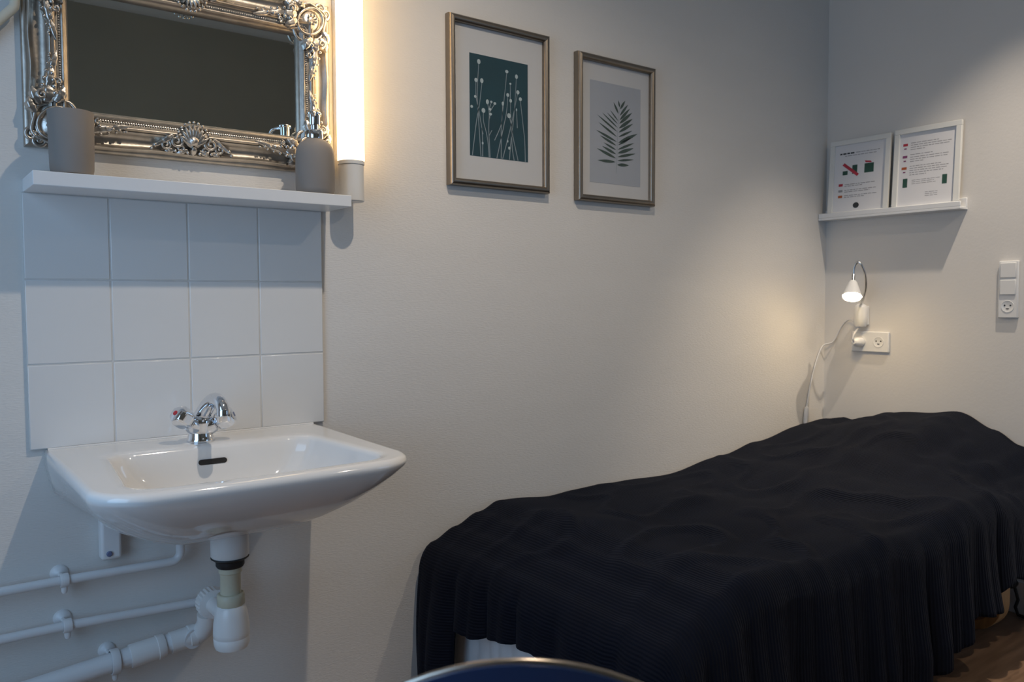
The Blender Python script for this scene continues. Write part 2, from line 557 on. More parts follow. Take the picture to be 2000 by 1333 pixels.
def centre_ornament(cx, cz, sb):
    o = Orn((cx, cz), 1, sb)
    # ribbed shell fanning from below, ringed by beads
    for k in range(9):
        q = math.pi*(.12+.76*k/8)
        o.leaf(.0+.006*math.cos(q), .020+.004*math.sin(q), .030*math.cos(q), .022+.040*math.sin(q), .0055, .030, .034)
    for k in range(11):
        q = math.pi*(.08+.84*k/10)
        o.bead(.034*math.cos(q), .024+.043*math.sin(q), .031, .0030)
    o.dome(0, .030, .026, .017, .015, .012)
    for s in (-1, 1):
        o.scroll(s*.034, .026, .026, .014, 1.6, 1.6 if s > 0 else 1.6, .0036, s)
        o.scroll(s*.054, .018, .022, .011, 1.5, 1.2, .0032, s)
        o.scroll(s*.026, .012, .024, .009, 1.3, -1.5, .0030, -s)
        o.leaf(s*.040, .038, s*.064, .020, .008, .026, .022)
        o.leaf(s*.050, .030, s*.078, .012, .006, .024, .020)
        o.leaf(s*.012, .010, s*.034, .003, .006, .026, .020)
        o.leaf(s*.034, .010, s*.058, .004, .006, .022, .018)
        o.bead(s*.074, .016, .021, .0048); o.bead(s*.080, .009, .019, .0036)
        for k in range(4): o.bead(s*(.012+.012*k), .005+.001*k, .026-.001*k, .0034)
    o.leaf(0, .016, 0, .000, .008, .030, .022)
    return o.mb


obj('centre_ornament', centre_ornament((MX0+MX1)/2-.004, MZ0+.010, 1), 'silver_bright', mr, angle=60)
obj('centre_ornament', centre_ornament((MX0+MX1)/2-.004, MZ1-.010, -1), 'silver_bright', mr, angle=60)

# ------------------------------------------------------------------ tube lamp beside the mirror
TX, TY = .6545, -.052
tl = thing('tube_lamp', 'white vertical tube wall lamp glowing beside the mirror', 'lamp', (TX, 0, .49))
obj('back_plate', MB().box(TX-.019, TX+.019, -.028, 0, .494, 1.32), 'white_plastic', tl, bevel=.004)
so = obj('socket', MB().lathe([(0, .4925), (.0265, .4925), (.0285, .4945), (.0285, .574), (.0275, .575), (0, .575)],
                              (TX, TY, 0), n=40), 'white_plastic', tl)
obj('ring', MB().lathe([(0, .575), (.0275, .575), (.0300, .5765), (.0300, .584), (.0285, .5852), (0, .5852)],
                       (TX, TY, 0), n=40), 'white_plastic', so)
obj('glow_tube', MB().lathe([(0, .5853), (.0302, .5853), (.0305, .588), (.0305, 1.225), (0, 1.2255)], (TX, TY, 0), n=40),
    'tube_glow', tl)
obj('socket', MB().lathe([(0, 1.226), (.0300, 1.226), (.0285, 1.236), (.0285, 1.316), (.0265, 1.318), (0, 1.318)],
                         (TX, TY, 0), n=40), 'white_plastic', tl)

# ------------------------------------------------------------------ wash basin
BX0, BX1, BYF, BZ = .028, .577, -.482, -.0145
BXC = (BX0+BX1)/2


def basin_ring(x0, x1, yb, yf, z, r, n=12, bow=.010, rb=.004, dz=0.0):
    """closed outline: straight back at yb, rounded front corners, bowed front"""
    pts = []
    def q(x, y):
        f = (yb-y)/max(yb-yf, 1e-6)
        b = bow*(1-((x-(x0+x1)/2)/((x1-x0)/2+1e-9))**2)*max(0, f)**3
        return (x, y-b, z-dz*f)
    for k in range(5): pts.append(q(x0+rb*(1-math.cos(math.pi/2*k/4)), yb-rb*(1-math.sin(math.pi/2*k/4))) if False else q(x0+rb*k/4, yb-rb*(1-k/4)))
    m = 14
    for k in range(1, m): pts.append(q(x0+rb+(x1-x0-2*rb)*k/m, yb))
    for k in range(5): pts.append(q(x1-rb+rb*k/4, yb-rb*k/4))
    m = 10
    for k in range(1, m): pts.append(q(x1, yb-rb+(yf+r-yb+rb)*k/m))
    for k in range(n+1):
        a = math.pi/2*k/n; pts.append(q(x1-r+r*math.cos(a), yf+r-r*math.sin(a)))
    m = 18
    for k in range(1, m): pts.append(q(x1-r-(x1-x0-2*r)*k/m, yf))
    for k in range(n+1):
        a = math.pi/2*k/n; pts.append(q(x0+r-r*math.sin(a), yf+r-r*math.cos(a)))
    m = 10
    for k in range(1, m): pts.append(q(x0, yf+r+(yb-rb-yf-r)*k/m))
    return pts


wb = thing('wash_basin', 'white porcelain wall-hung wash basin under the tiles', 'basin', (BXC, 0, -.20))
R = []
# underside up to the rim: the flanks draw in towards the front and bottom
yb = -.0005
for z, ins, fr, r, bi in ((-.184, .235, .345, .03, .235), (-.182, .205, .315, .06, .21), (-.177, .175, .275, .07, .18), (-.165, .140, .215, .09, .14),
                          (-.148, .108, .165, .11, .10), (-.126, .076, .115, .12, .055), (-.100, .046, .070, .12, .015),
                          (-.072, .023, .034, .11, .006), (-.050, .009, .013, .095, .002), (-.035, .002, .0035, .082, 0),
                          (-.027, 0, 0, .076, 0), (-.022, .0008, .0012, .075, 0), (-.0180, .003, .004, .072, .001), (BZ, .0085, .011, .067, .004), (BZ, .0125, .0150, .064, .008), (BZ, .0165, .0190, .062, .012)):
    row = []
    for x, y, zz in basin_ring(BX0, BX1, yb-(.003 if ins == .0125 else .006 if ins == .0165 else 0), BYF+fr, z, r, dz=0):
        f = max(0, min(1, (yb-y)/(yb-BYF-fr)*1.6))
        i_ = bi+(ins-bi)*f
        row.append((BXC+(x-BXC)*(1-i_/.2745), y, zz+.0125*y))
    R.append(row)
# deck inwards to the bowl edge, then the bowl
IB = [(BZ, .050, .042, -.100, .0215, .060), (BZ, .058, .050, -.110, .024, .058), (BZ-.0004, .070, .062, -.128, .029, .055), (BZ-.003, .0745, .0665, -.1335, .0325, .053),
      (BZ-.009, .0775, .0695, -.137, .0355, .052), (BZ-.026, .0835, .0755, -.141, .044, .055), (BZ-.052, .100, .092, -.147, .072, .065),
      (BZ-.074, .126, .118, -.158, .108, .075), (BZ-.090, .160, .150, -.178, .150, .065), (BZ-.099, .205, .196, -.208, .185, .03),
      (BZ-.103, .245, .240, -.228, .215, .012)]
for z, l, r_, b_, f_, rad in IB:
    ring = basin_ring(BX0+l, BX1-r_, b_, BYF+f_, z, rad, dz=0, bow=.008, rb=.025)
    # bowl is wider in front than at the back
    out = []
    for x, y, zz in ring:
        f = max(0, min(1, (b_-y)/max(.05, b_-(BYF+f_))))
        out.append((BXC+(x-BXC)*(1+.16*(f-.35)), y, zz+.0125*y))
    R.append(out)
mb = MB().grid(R, closev=True)
mb.poly(R[0][::-1]); mb.poly(R[-1])
obj('bowl', mb, 'porcelain', wb, angle=75)


def slot(x0, x1, z, y, hgt, dep, n=10):
    """stadium-shaped solid facing -y"""
    r = hgt/2; ring = []
    for k in range(n+1):
        a = math.pi/2+math.pi*k/n; ring.append((x0+r+r*math.cos(a), z+r*math.sin(a)))
    for k in range(n+1):
        a = -math.pi/2+math.pi*k/n; ring.append((x1-r+r*math.cos(a), z+r*math.sin(a)))
    P = [[(x, y, zz) for x, zz in ring], [(x, y+dep, zz) for x, zz in ring]]
    m = MB().grid(P, closev=True); m.poly(P[0]); m.poly(P[1][::-1])
    return m


obj('overflow_slot', slot(.274, .329, -.0485, -.1446, .0105, .004), 'dark_hole', wb)
obj('drain', MB().lathe([(0, .0), (.030, .0), (.031, .0015), (.024, .003), (.010, .001), (0, .001)],
                        (BXC, -.247, BZ-.1090), n=28), 'chrome', wb)
obj('sealant', MB().tube([(BX0+.006, -.0100, BZ+.0004), (BXC, -.0100, BZ+.0004), (BX1-.006, -.0100, BZ+.0004)], .0026, 8), 'porcelain', wb)
bk = obj('bracket', MB().box(.118, .156, -.030, -.0005, -.242, -.150), 'white_paint', wb, bevel=.006, seg=3)
obj('bolt', MB().lathe([(0, 0), (.0055, 0), (.0055, .003), (.004, .0045), (0, .0045)], (.132, -.030, -.229), (0, -1, 0), 12), 'blue_dot', bk)

# ------------------------------------------------------------------ mixer tap
TC = Vector((.297, -.082, BZ-.0010))
tp = thing('mixer_tap', 'chrome two-handle mixer tap on the basin', 'tap', TC)
obj('body', MB().lathe([(0, 0), (.0265, 0), (.0272, .003), (.0255, .007), (.0235, .014), (.0235, .024), (.0262, .034),
                        (.0270, .042), (.0235, .050), (.014, .0565), (0, .058)], TC, n=36), 'chrome', tp)
for s in (-1, 1):
    ax = Vector((-.76, -.34, .56) if s < 0 else (.90, -.44, .44)).normalized()
    c0 = TC+Vector((0, 0, .024))
    vl = obj('valve_arm', MB().lathe([(0, 0), (.0185, .006), (.0190, .022), (.0165, .031), (.0125, .033), (0, .0335)], c0, ax, 28), 'chrome', tp)
    kb = obj('handle', MB().lathe([(0, .033), (.0145, .033), (.0205, .0385), (.0225, .046), (.0222, .060), (.0185, .0685), (.0120, .0715), (0, .072)],
                                  c0, ax, 6, .3), 'chrome', tp, bevel=.003, seg=3)
    obj('dot', MB().lathe([(0, .0719), (.0050, .0719), (.0048, .0728), (0, .0730)], c0, ax, 16), 'red_dot' if s < 0 else 'blue_dot', kb)
a0 = TC+Vector((0, 0, .045))
pts = [a0, a0+Vector((.004, -.012, .014)), a0+Vector((.008, -.036, .034)), a0+Vector((.010, -.062, .044)),
       a0+Vector((.011, -.086, .043)), a0+Vector((.011, -.104, .034)), a0+Vector((.011, -.112, .020))]
sm = []
for i in range(len(pts)-1):
    p0 = pts[max(0, i-1)]; p1 = pts[i]; p2 = pts[i+1]; p3 = pts[min(len(pts)-1, i+2)]
    for k in range(5):
        t = k/5
        sm.append(.5*((2*p1)+(-p0+p2)*t+(2*p0-5*p1+4*p2-p3)*t*t+(-p0+3*p1-3*p2+p3)*t**3))
sm.append(pts[-1])
spt = obj('spout', MB().tube(sm, [.0165-.0045*min(1, i/len(sm)*1.2) for i in range(len(sm))], 18), 'chrome', tp)
e0 = pts[-1]
obj('aerator', MB().lathe([(0, .010), (.0122, .010), (.0130, .008), (.0130, -.012), (.0115, -.014), (0, -.013)], e0, n=24), 'chrome', spt)

# ------------------------------------------------------------------ bottle trap and pipes
BT = Vector((.302, -.232, 0))
bt = thing('bottle_trap', 'white bottle trap with an ivory tailpiece under the basin', 'drain trap', (BT.x, BT.y, -.395))
fl = obj('drain_flange', MB().lathe([(0, -.1680), (.034, -.1680), (.0348, -.180), (.0352, -.195), (.0350, -.213), (.0330, -.216), (0, -.216)], BT, n=40), 'white_plastic', wb)
obj('gasket', MB().lathe([(0, -.2155), (.0345, -.2155), (.0352, -.2175), (.030, -.2215), (.0262, -.224), (.0262, -.232), (.0240, -.236), (0, -.236)], BT, n=40), 'black_rubber', fl)
obj('tailpiece', MB().lathe([(0, -.235), (.0212, -.235), (.0212, -.246), (.0200, -.247), (.0190, -.249), (.0190, -.294), (0, -.294)], BT, n=32), 'ivory_plastic', bt)
obj('nut', MB().lathe([(0, -.287), (.0235, -.287), (.0258, -.290), (.0258, -.308), (.0245, -.310), (0, -.310)], BT, n=12), 'ivory_plastic', bt, bevel=.0012)
cup = obj('trap_cup', MB().lathe([(0, -.3095), (.0240, -.3095), (.0268, -.312), (.0298, -.325), (.0325, -.342), (.0335, -.360), (.0335, -.368),
                                  (.0328, -.369), (.0328, -.371), (.0333, -.372), (.0328, -.384), (.0300, -.391), (.022, -.394), (0, -.394)], BT, n=40), 'white_plastic', bt)
ON = Vector((BT.x, BT.y, -.340))
on = obj('outlet_arm', MB().lathe([(0, .020), (.0165, .020), (.0165, .128), (0, .128)], ON, (0, 1, 0), 24), 'white_plastic', bt)
nt_ = MB()
P = []
for h, rr in ((.100, 0), (.100, .022), (.102, .0295), (.111, .0305), (.112, .0305), (.128, .0305), (.130, .029), (.131, 0)):
    P.append([ON+Vector((math.cos(2*math.pi*k/48)*rr*(1 if k % 2 else .955), h, math.sin(2*math.pi*k/48)*rr*(1 if k % 2 else .955))) for k in range(48)])
nt_.grid(P, closev=True)
obj('ribbed_nut', nt_, 'white_plastic', on, angle=20)


def pipe(name, label, pts, r, n=16, mat_='pipe_paint'):
    pts = [Vector(p) for p in pts]
    t = thing(name, label, 'pipe', pts[len(pts)//2])
    obj('run', MB().tube(pts, r, n), mat_, t)
    return t


def clamp(t, x, z, y, r, drop=.016):
    """pipe clip: wall rose, stem, ring and screw"""
    cl = obj('clip', MB().lathe([(r+.0008, -.0075), (r+.0040, -.0075), (r+.0046, -.006), (r+.0046, .006), (r+.0040, .0075), (r+.0008, .0075)],
                                (x, y, z), (1, 0, 0), 24), 'pipe_paint', t)
    obj('rose', MB().lathe([(0, 0), (.0165, 0), (.0165, .002), (.0135, .006), (.006, .0085), (.0045, .010), (.0045, -y-.6*r), (0, -y-.6*r)],
                           (x-.004, 0, z+.007), (0, -1, 0), 20), 'pipe_paint', cl)
    obj('screw', MB().lathe([(0, 0), (.0055, 0), (.0058, .002), (.0058, .009), (.0040, .013), (0, .0135)],
                            (x, y, z-r-.003), (0, 0, -1), 12), 'pipe_paint', cl)


p1 = pipe('supply_pipe', 'upper of the two thin white pipes under the basin', 
          [(XL+.001, -.030, -.264), (-.5, -.030, -.264), (.05, -.030, -.265)] +
          [(.05+(.238-.05)*k/3, -.030, -.265-.003*k/3) for k in range(1, 4)] +
          [tuple(q) for q in arc((.2485, -.030, -.250), .018, -math.pi/2, 0, 6, (1, 0, 0), (0, 0, 1))] + [(.2665, -.030, -.190)], .0088)
clamp(p1, .052, -.265, -.030, .0088)
p2 = pipe('supply_pipe', 'lower of the two thin white pipes under the basin',
          [(XL+.001, -.030, -.353), (-.5, -.030, -.353), (.06, -.030, -.354), (.20, -.030, -.360), (.345, -.030, -.366),
           (.366, -.030, -.362), (.372, -.030, -.345), (.372, -.030, -.190)], .0088)
clamp(p2, .055, -.354, -.030, .0088)

wz = lambda x: -.449+.027*(x-.02)/.28
wp = pipe('waste_pipe', 'thick white waste pipe with sleeves running left from the trap',
          [(XL+.001, -.052, wz(-.3)-.02), (-.3, -.052, wz(-.3)), (.05, -.052, wz(.05)), (.26, -.052, wz(.26))] +
          [tuple(q) for q in arc((.26, -.070, wz(.26)+.001), .018, math.pi/2, 0, 4, (1, 0, 0), (0, 1, 0))][1:], .0195, 24)
ax = Vector((1, 0, .096)).normalized()
obj('sleeve', MB().lathe([(.0195, 0), (.0225, 0), (.0230, .002), (.0230, .050), (.0245, .051), (.0245, .064), (.0230, .066), (.0195, .066)],
                         (.160, -.052, wz(.160)), ax, 28), 'white_plastic', wp)
obj('sleeve', MB().lathe([(.0195, 0), (.0215, 0), (.0215, .036), (.0235, .037), (.0235, .050), (.021, .052), (.0195, .052)],
                         (.236, -.052, wz(.236)), ax, 28), 'white_plastic', wp)
obj('elbow', MB().tube([(.270, -.052, wz(.27)), (.288, -.054, wz(.288)), (.300, -.066, -.410), (.303, -.080, -.390), (.302, -.084, -.372)], .0205, 20), 'white_plastic', wp)
clamp(wp, .132, wz(.132), -.052, .0205)

# cream pipe crossing the top-left corner of the view
dp = thing('sloping_pipe', 'cream pipe sloping up the wall in the top left corner', 'pipe', (-.022, 0, .776))
obj('run', MB().tube([(-.52, -.0005, .215), (-.518, -.015, .217), (-.505, -.022, .232), (-.40, -.022, .350), (-.10, -.022, .688), (-.022, -.022, .776),
                      (-.003, -.022, .7975), (.0012, -.022, .8035), (.0028, -.022, .811), (.0028, -.022, .835), (.0028, -.022, ZC-.0005)], .0085, 16), 'cream_paint', dp)

# ------------------------------------------------------------------ framed botanical prints
STEMS = [[(0.153, 0.912), (0.124, 0.623), (0.138, 0.455), (0.151, 0.287), (0.181, 0.002)], [(0.202, 0.725), (0.167, 0.542), (0.106, 0.326), (0.039, 0.004)], [(0.104, 0.732), (0.106, 0.579), (0.153, 0.439), (0.204, 0.24), (0.209, 0.004)], [(0.628, 0.878), (0.581, 0.615), (0.531, 0.359), (0.527, 0.177), (0.524, 0.003)], [(0.796, 0.843), (0.766, 0.579), (0.735, 0.375), (0.697, 0.197), (0.667, 0.004)], [(0.817, 0.69), (0.753, 0.508), (0.689, 0.327), (0.549, 0.004)], [(0.864, 0.624), (0.909, 0.388), (0.94, 0.213), (0.951, 0.002)], [(0.663, 0.443), (0.7, 0.363), (0.734, 0.234), (0.821, 0.003)], [(0.643, 0.647), (0.624, 0.497), (0.581, 0.363), (0.449, 0.002)], [(0.69, 0.599), (0.691, 0.485), (0.706, 0.329), (0.718, 0.128), (0.752, 0.001)], [(0.688, 0.77), (0.686, 0.59)], [(0.293, 0.55), (0.322, 0.436), (0.313, 0.299), (0.321, 0.172), (0.335, 0.004)], [(0.226, 0.463), (0.227, 0.352), (0.269, 0.253), (0.303, 0.136), (0.318, 0.003)], [(0.419, 0.544), (0.331, 0.454)], [(0.362, 0.556), (0.319, 0.479)], [(0.346, 0.434), (0.323, 0.385)], [(0.552, 0.556), (0.531, 0.359), (0.411, 0.178)], [(0.191, 0.29), (0.219, 0.224)], [(0.369, 0.277), (0.316, 0.214)], [(0.796, 0.52), (0.809, 0.336)]]
HEADS = [(0.154, 0.929, 0.033, 0.028), (0.105, 0.744, 0.03, 0.024), (0.201, 0.748, 0.033, 0.028), (0.092, 0.582, 0.025, 0.016), (0.032, 0.479, 0.025, 0.017), (0.628, 0.887, 0.033, 0.019), (0.797, 0.855, 0.03, 0.026), (0.689, 0.772, 0.02, 0.012), (0.821, 0.7, 0.033, 0.024), (0.643, 0.654, 0.03, 0.022), (0.694, 0.601, 0.027, 0.022), (0.865, 0.635, 0.033, 0.022), (0.556, 0.559, 0.023, 0.024), (0.293, 0.55, 0.03, 0.028), (0.359, 0.556, 0.023, 0.014), (0.419, 0.546, 0.027, 0.016), (0.226, 0.458, 0.037, 0.028), (0.336, 0.481, 0.027, 0.016), (0.346, 0.434, 0.027, 0.016), (0.663, 0.448, 0.037, 0.03), (0.796, 0.52, 0.013, 0.017), (0.666, 0.121, 0.023, 0.019), (0.211, 0.135, 0.017, 0.017), (0.637, 0.189, 0.017, 0.017)]
QSTEM = [(0.508, 0.117), (0.524, 0.301), (0.531, 0.484), (0.557, 0.668), (0.587, 0.816)]
LEAVES = [(0.498, 0.226, 0.143, 0.221, 12), (0.505, 0.263, 0.131, 0.338, 12), (0.507, 0.304, 0.233, 0.367, 11), (0.51, 0.346, 0.261, 0.404, 8), (0.513, 0.391, 0.186, 0.47, 10), (0.521, 0.429, 0.11, 0.518, 10), (0.525, 0.479, 0.162, 0.597, 9), (0.534, 0.53, 0.134, 0.669, 8), (0.537, 0.571, 0.234, 0.696, 7), (0.543, 0.608, 0.325, 0.707, 6), (0.549, 0.64, 0.388, 0.736, 6), (0.554, 0.713, 0.454, 0.821, 10), (0.528, 0.201, 0.77, 0.21, 13), (0.53, 0.241, 0.864, 0.275, 9), (0.533, 0.279, 0.903, 0.339, 11), (0.535, 0.316, 0.863, 0.392, 14), (0.537, 0.353, 0.874, 0.446, 10), (0.547, 0.399, 0.82, 0.497, 9), (0.548, 0.422, 0.945, 0.546, 15), (0.552, 0.481, 0.835, 0.568, 9), (0.555, 0.527, 0.85, 0.641, 12), (0.561, 0.569, 0.842, 0.69, 14), (0.568, 0.615, 0.829, 0.751, 14), (0.575, 0.652, 0.784, 0.788, 12), (0.58, 0.698, 0.744, 0.824, 11), (0.584, 0.761, 0.688, 0.859, 11), (0.579, 0.779, 0.548, 0.848, 8)]


def smooth2(pts, n=6):
    pts = [Vector((*p, 0)) for p in pts]
    if len(pts) < 3: return [(p.x, p.y) for p in pts]
    out = []
    for i in range(len(pts)-1):
        p0 = pts[max(0, i-1)]; p1 = pts[i]; p2 = pts[i+1]; p3 = pts[min(len(pts)-1, i+2)]
        for k in range(n):
            t = k/n
            q = .5*((2*p1)+(-p0+p2)*t+(2*p0-5*p1+4*p2-p3)*t*t+(-p0+3*p1-3*p2+p3)*t**3)
            out.append((q.x, q.y))
    out.append((pts[-1].x, pts[-1].y))
    return out


def ribbon(mb, pts, w0, w1, f, y):
    """flat printed line; f maps (u,v) to (x,z)"""
    P = [Vector((*f(*p), 0)) for p in pts]
    L, Rr = [], []
    for i, p in enumerate(P):
        t = (P[min(i+1, len(P)-1)]-P[max(0, i-1)]).normalized(); n = Vector((-t.y, t.x, 0))
        w_ = (w0+(w1-w0)*i/(len(P)-1))/2
        L.append((p.x+n.x*w_, y, p.y+n.y*w_)); Rr.append((p.x-n.x*w_, y, p.y-n.y*w_))
    mb.grid([L, Rr])


def picture(label, x0, x1, z0, z1, pu0, pu1, pv0, pv1, kind):
    t = thing('framed_print', label, 'picture', ((x0+x1)/2, 0, z0), 'framed botanical prints on the long wall')
    D = .026; Wd = .0185
    prof = [(0, .001), (0, .016), (.0015, .021), (.005, .0245), (.0095, D), (.014, .0245), (.0175, .020), (Wd, .016), (Wd, .004)]
    for s in ('bottom', 'top', 'left', 'right'):
        P = []
        for f in (0, 1):
            row = []
            for w_, h in prof:
                if s in ('bottom', 'top'):
                    row.append((x0+w_+(x1-x0-2*w_)*f, -h, z0+w_ if s == 'bottom' else z1-w_))
                else:
                    row.append((x0+w_ if s == 'left' else x1-w_, -h, z0+w_+(z1-z0-2*w_)*f))
            P.append(row)
        obj('frame_bar', MB().grid(P), 'pewter_frame', t, angle=50)
    obj('mat_board', MB().box(x0+.012, x1-.012, -.0095, -.004, z0+.012, z1-.012), 'mat_board', t)
    ix0, ix1 = x0+Wd, x1-Wd; iz0, iz1 = z0+Wd, z1-Wd
    f = lambda u, v: (ix0+(ix1-ix0)*(pu0+(pu1-pu0)*u), iz0+(iz1-iz0)*(pv0+(pv1-pv0)*v))
    a = f(0, 0); b = f(1, 1)
    pr = obj('print', MB().box(a[0], b[0], -.0100, -.0096, a[1], b[1]), 'print_teal' if kind == 1 else 'print_grey', t)
    if kind == 1:
        mb = MB()
        for s in STEMS:
            mb = MB(); ribbon(mb, smooth2(s), .0016, .0024, f, -.01015); obj('stem', mb, 'print_stem', pr)
        for u, v, ru, rv in HEADS:
            mb = MB()
            mb.poly([(*[f(u+ru*.85*math.cos(q), v+rv*.85*math.sin(q))[0]], -.0102, f(u+ru*.85*math.cos(q), v+rv*.85*math.sin(q))[1])
                     for q in [2*math.pi*k/14 for k in range(14)]])
            obj('seed_head', mb, 'print_pale', pr)
    else:
        mb = MB(); ribbon(mb, smooth2(QSTEM), .0020, .0010, f, -.01015)
        obj('stem', mb, 'print_stem', pr)
        for u0, v0, u1, v1, wd in LEAVES:
            mb = MB()
            p0 = Vector(f(u0, v0)); p1 = Vector(f(u1, v1)); tt = p1-p0; n = Vector((-tt.y, tt.x)).normalized()
            W = wd/753*.30*.95
            L = [p0+tt*k/8+n*W*math.sin(math.pi*(k/8)**.85) for k in range(9)]
            Rr = [p0+tt*k/8-n*W*math.sin(math.pi*(k/8)**.85) for k in range(9)]
            mb.grid([[(q.x, -.0102, q.y) for q in L], [(q.x, -.0102, q.y) for q in Rr]])
            obj('leaflet', mb, 'print_leaf', pr)
    obj('glazing', MB().box(x0+.010, x1-.010, -.0125, -.0115, z0+.010, z1-.010), 'picture_glass', t)


picture('pewter framed teal print of white seed heads, the left picture', .945, 1.272, .560, .989, .167, .825, .159, .826, 1)
picture('pewter framed pale print of a green palm leaf, the right picture', 1.377, 1.692, .551, .970, .125, .87, .10, .865, 2)

# ------------------------------------------------------------------ picture ledge with two notices
LD = .055
lg = thing('picture_ledge', 'narrow white picture ledge in the corner holding two notices', 'shelf', (XC, -.26, .559))
obj('base', MB().box(XC-LD, XC-.0005, -.515, -.0015, .559, .567), 'white_paint', lg, bevel=.001)
obj('front_lip', MB().box(XC-LD, XC-LD+.008, -.515, -.0015, .567, .584), 'white_paint', lg, bevel=.0015)
obj('back_rail', MB().box(XC-.009, XC-.0005, -.515, -.0015, .567, .598), 'white_paint', lg, bevel=.0015)


def notice(label, y0, y1, hgt, kind):
    """white-framed sheet leaning on the wall; local u along -y (viewer's left to right), v up"""
    W = abs(y1-y0)
    foot = Vector((XC-LD+.0225, y0, .5672)); top = Vector((XC-.013, y0, .5672+hgt))
    vdir = (top-foot).normalized(); udir = Vector((0, -1, 0)); nrm = udir.cross(vdir).normalized()
    if nrm.x > 0: nrm = -nrm
    t = thing('framed_notice', label, 'sign', foot+udir*W/2, 'notices on the corner ledge')
    def B(u0, u1, v0, v1, n0, n1):
        mb = MB()
        for n_ in (n0, n1):
            for v in (v0, v1):
                for u in (u0, u1): mb.v.append(foot+udir*u+vdir*v+nrm*n_)
        for q in ((0, 2, 3, 1), (4, 5, 7, 6), (0, 1, 5, 4), (2, 6, 7, 3), (0, 4, 6, 2), (1, 3, 7, 5)): mb.f.append(q)
        return mb
    fw_ = .018; H = hgt
    for a in ((0, W, 0, fw_), (0, W, H-fw_, H), (0, fw_, fw_, H-fw_), (W-fw_, W, fw_, H-fw_)):
        obj('frame_bar', B(*a, 0, .012), 'frame_white', t, bevel=.001)
    sh_ = obj('sheet', B(fw_, W-fw_, fw_, H-fw_, .002, .006), 'paper', t)
    iw, ih = W-2*fw_, H-2*fw_
    def flat(items, m, name, lift=.0062):
        if name not in ('text_lines', 'heading') and len(items) > 1:
            for it in items: flat([it], m, name, lift)
            return
        mb = MB()
        for u, v, du, dv in items:
            o = len(mb.v)
            for a, b in ((u, v), (u+du, v), (u+du, v+dv), (u, v+dv)):
                mb.v.append(foot+udir*(fw_+iw*a)+vdir*(fw_+ih*b)+nrm*lift)
            mb.f.append((o, o+1, o+2, o+3))
        o_ = obj(name, mb, m, sh_)
        if name in ('text_lines', 'heading'): o_['kind'] = 'stuff'
    def line(u, v, du, dv=.010, seed=0):
        rr = random.Random(seed); out = []; x = u
        while x < u+du-.01:
            wl = min(rr.uniform(.03, .10), u+du-x); out.append((x, v, wl, dv)); x += wl+.014
        return out
    if kind == 1:
        tx = []
        for k, (u, v, du) in enumerate([(.42, .865, .46), (.2, .828, .62), (.22, .40, .60), (.22, .375, .35), (.22, .315, .62), (.22, .290, .50), (.22, .235, .64), (.22, .210, .40)]):
            tx += line(u, v, du, .010, k)
        flat(tx, 'ink', 'text_lines')
        flat(line(.10, .858, .30, .022, 3), 'ink_black', 'heading')
        flat([(.17, .55, .10, .06), (.36, .555, .10, .13), (.60, .55, .18, .135)], 'ink_green', 'pictogram')
        mb = MB()
        def Q(a, b): return foot+udir*(fw_+iw*a)+vdir*(fw_+ih*b)+nrm*.0066
        mb.poly([Q(.16, .70), Q(.20, .73), Q(.50, .545), (Q(.46, .515))])
        obj('warning_stroke', mb, 'ink_red', sh_)
        mb = MB(); mb.poly([Q(.62, .70), Q(.60, .73), Q(.72, .715), Q(.74, .69)])
        obj('warning_stroke', mb, 'ink_red', sh_)
        flat([(.10, .385, .085, .038)], 'ink_red', 'flag'); flat([(.10, .298, .085, .034)], 'ink', 'flag')
        flat([(.10, .212, .085, .038)], 'ink_orange', 'flag')
        mb = MB(); mb.poly([Q(.47+.060*math.cos(q), .085+.042*math.sin(q)) for q in [2*math.pi*k/18 for k in range(18)]])
        obj('emblem', mb, 'ink_black', sh_)
    else:
        tx = []; k = 20
        for v, du in ((.86, .50), (.83, .72), (.80, .70), (.77, .26), (.70, .40), (.665, .70), (.635, .66), (.605, .24), (.54, .56), (.51, .70), (.48, .66), (.45, .60), (.42, .30)):
            tx += line(.20, v, du, .009, k); k += 1
        for v, du in ((.345, .50), (.32, .40), (.295, .45)): tx += line(.25, v, du, .007, k); k += 1
        for v in (.165, .14, .115): tx += line(.50, v, .22, .007, k); k += 1
        flat(tx, 'ink', 'text_lines')
        flat([(.06, .83, .085, .034)], 'ink_red', 'flag'); flat([(.06, .665, .085, .034)], 'ink_violet', 'flag')
        flat([(.05, .505, .095, .036)], 'ink_orange', 'flag')
        flat([(.08, .785, .045, .018), (.08, .615, .045, .018), (.08, .46, .045, .016)], 'ink_violet', 'small_mark')
        flat([(.085, .255, .085, .125), (.79, .255, .085, .125)], 'ink_green', 'phone_picture')
    return t


notice('white framed notice with a crossed-out pictogram, left on the ledge', -.030, -.262, .282, 1)
notice('white framed notice with three flags, right on the ledge', -.276, -.502, .286, 2)

# ------------------------------------------------------------------ sockets and switches on the right wall


def socket_face(parent, y, z, x):
    """round recessed schuko/danish face"""
    o = obj('socket_well', MB().lathe([(0, .0006), (.0165, .0006), (.0185, .0014), (.0190, 0)], (x, y, z), (-1, 0, 0), 28), 'white_plastic', parent)
    for dy, dz in ((-.0085, .0035), (.0085, .0035)):
        obj('pin_hole', MB().lathe([(0, .0014), (.0026, .0014), (.0026, .0007), (0, .0007)], (x, y+dy, z+dz), (-1, 0, 0), 10), 'dark_hole', o)
    mb = MB()
    ring = []
    for k in range(9):
        a = math.pi*(1.15+.7*k/8); ring.append((y+.006*math.cos(a), z-.003+.006*math.sin(a)))
    mb.poly([(x-.0014, p, q) for p, q in ring])
    obj('earth_hole', mb, 'dark_hole', o)


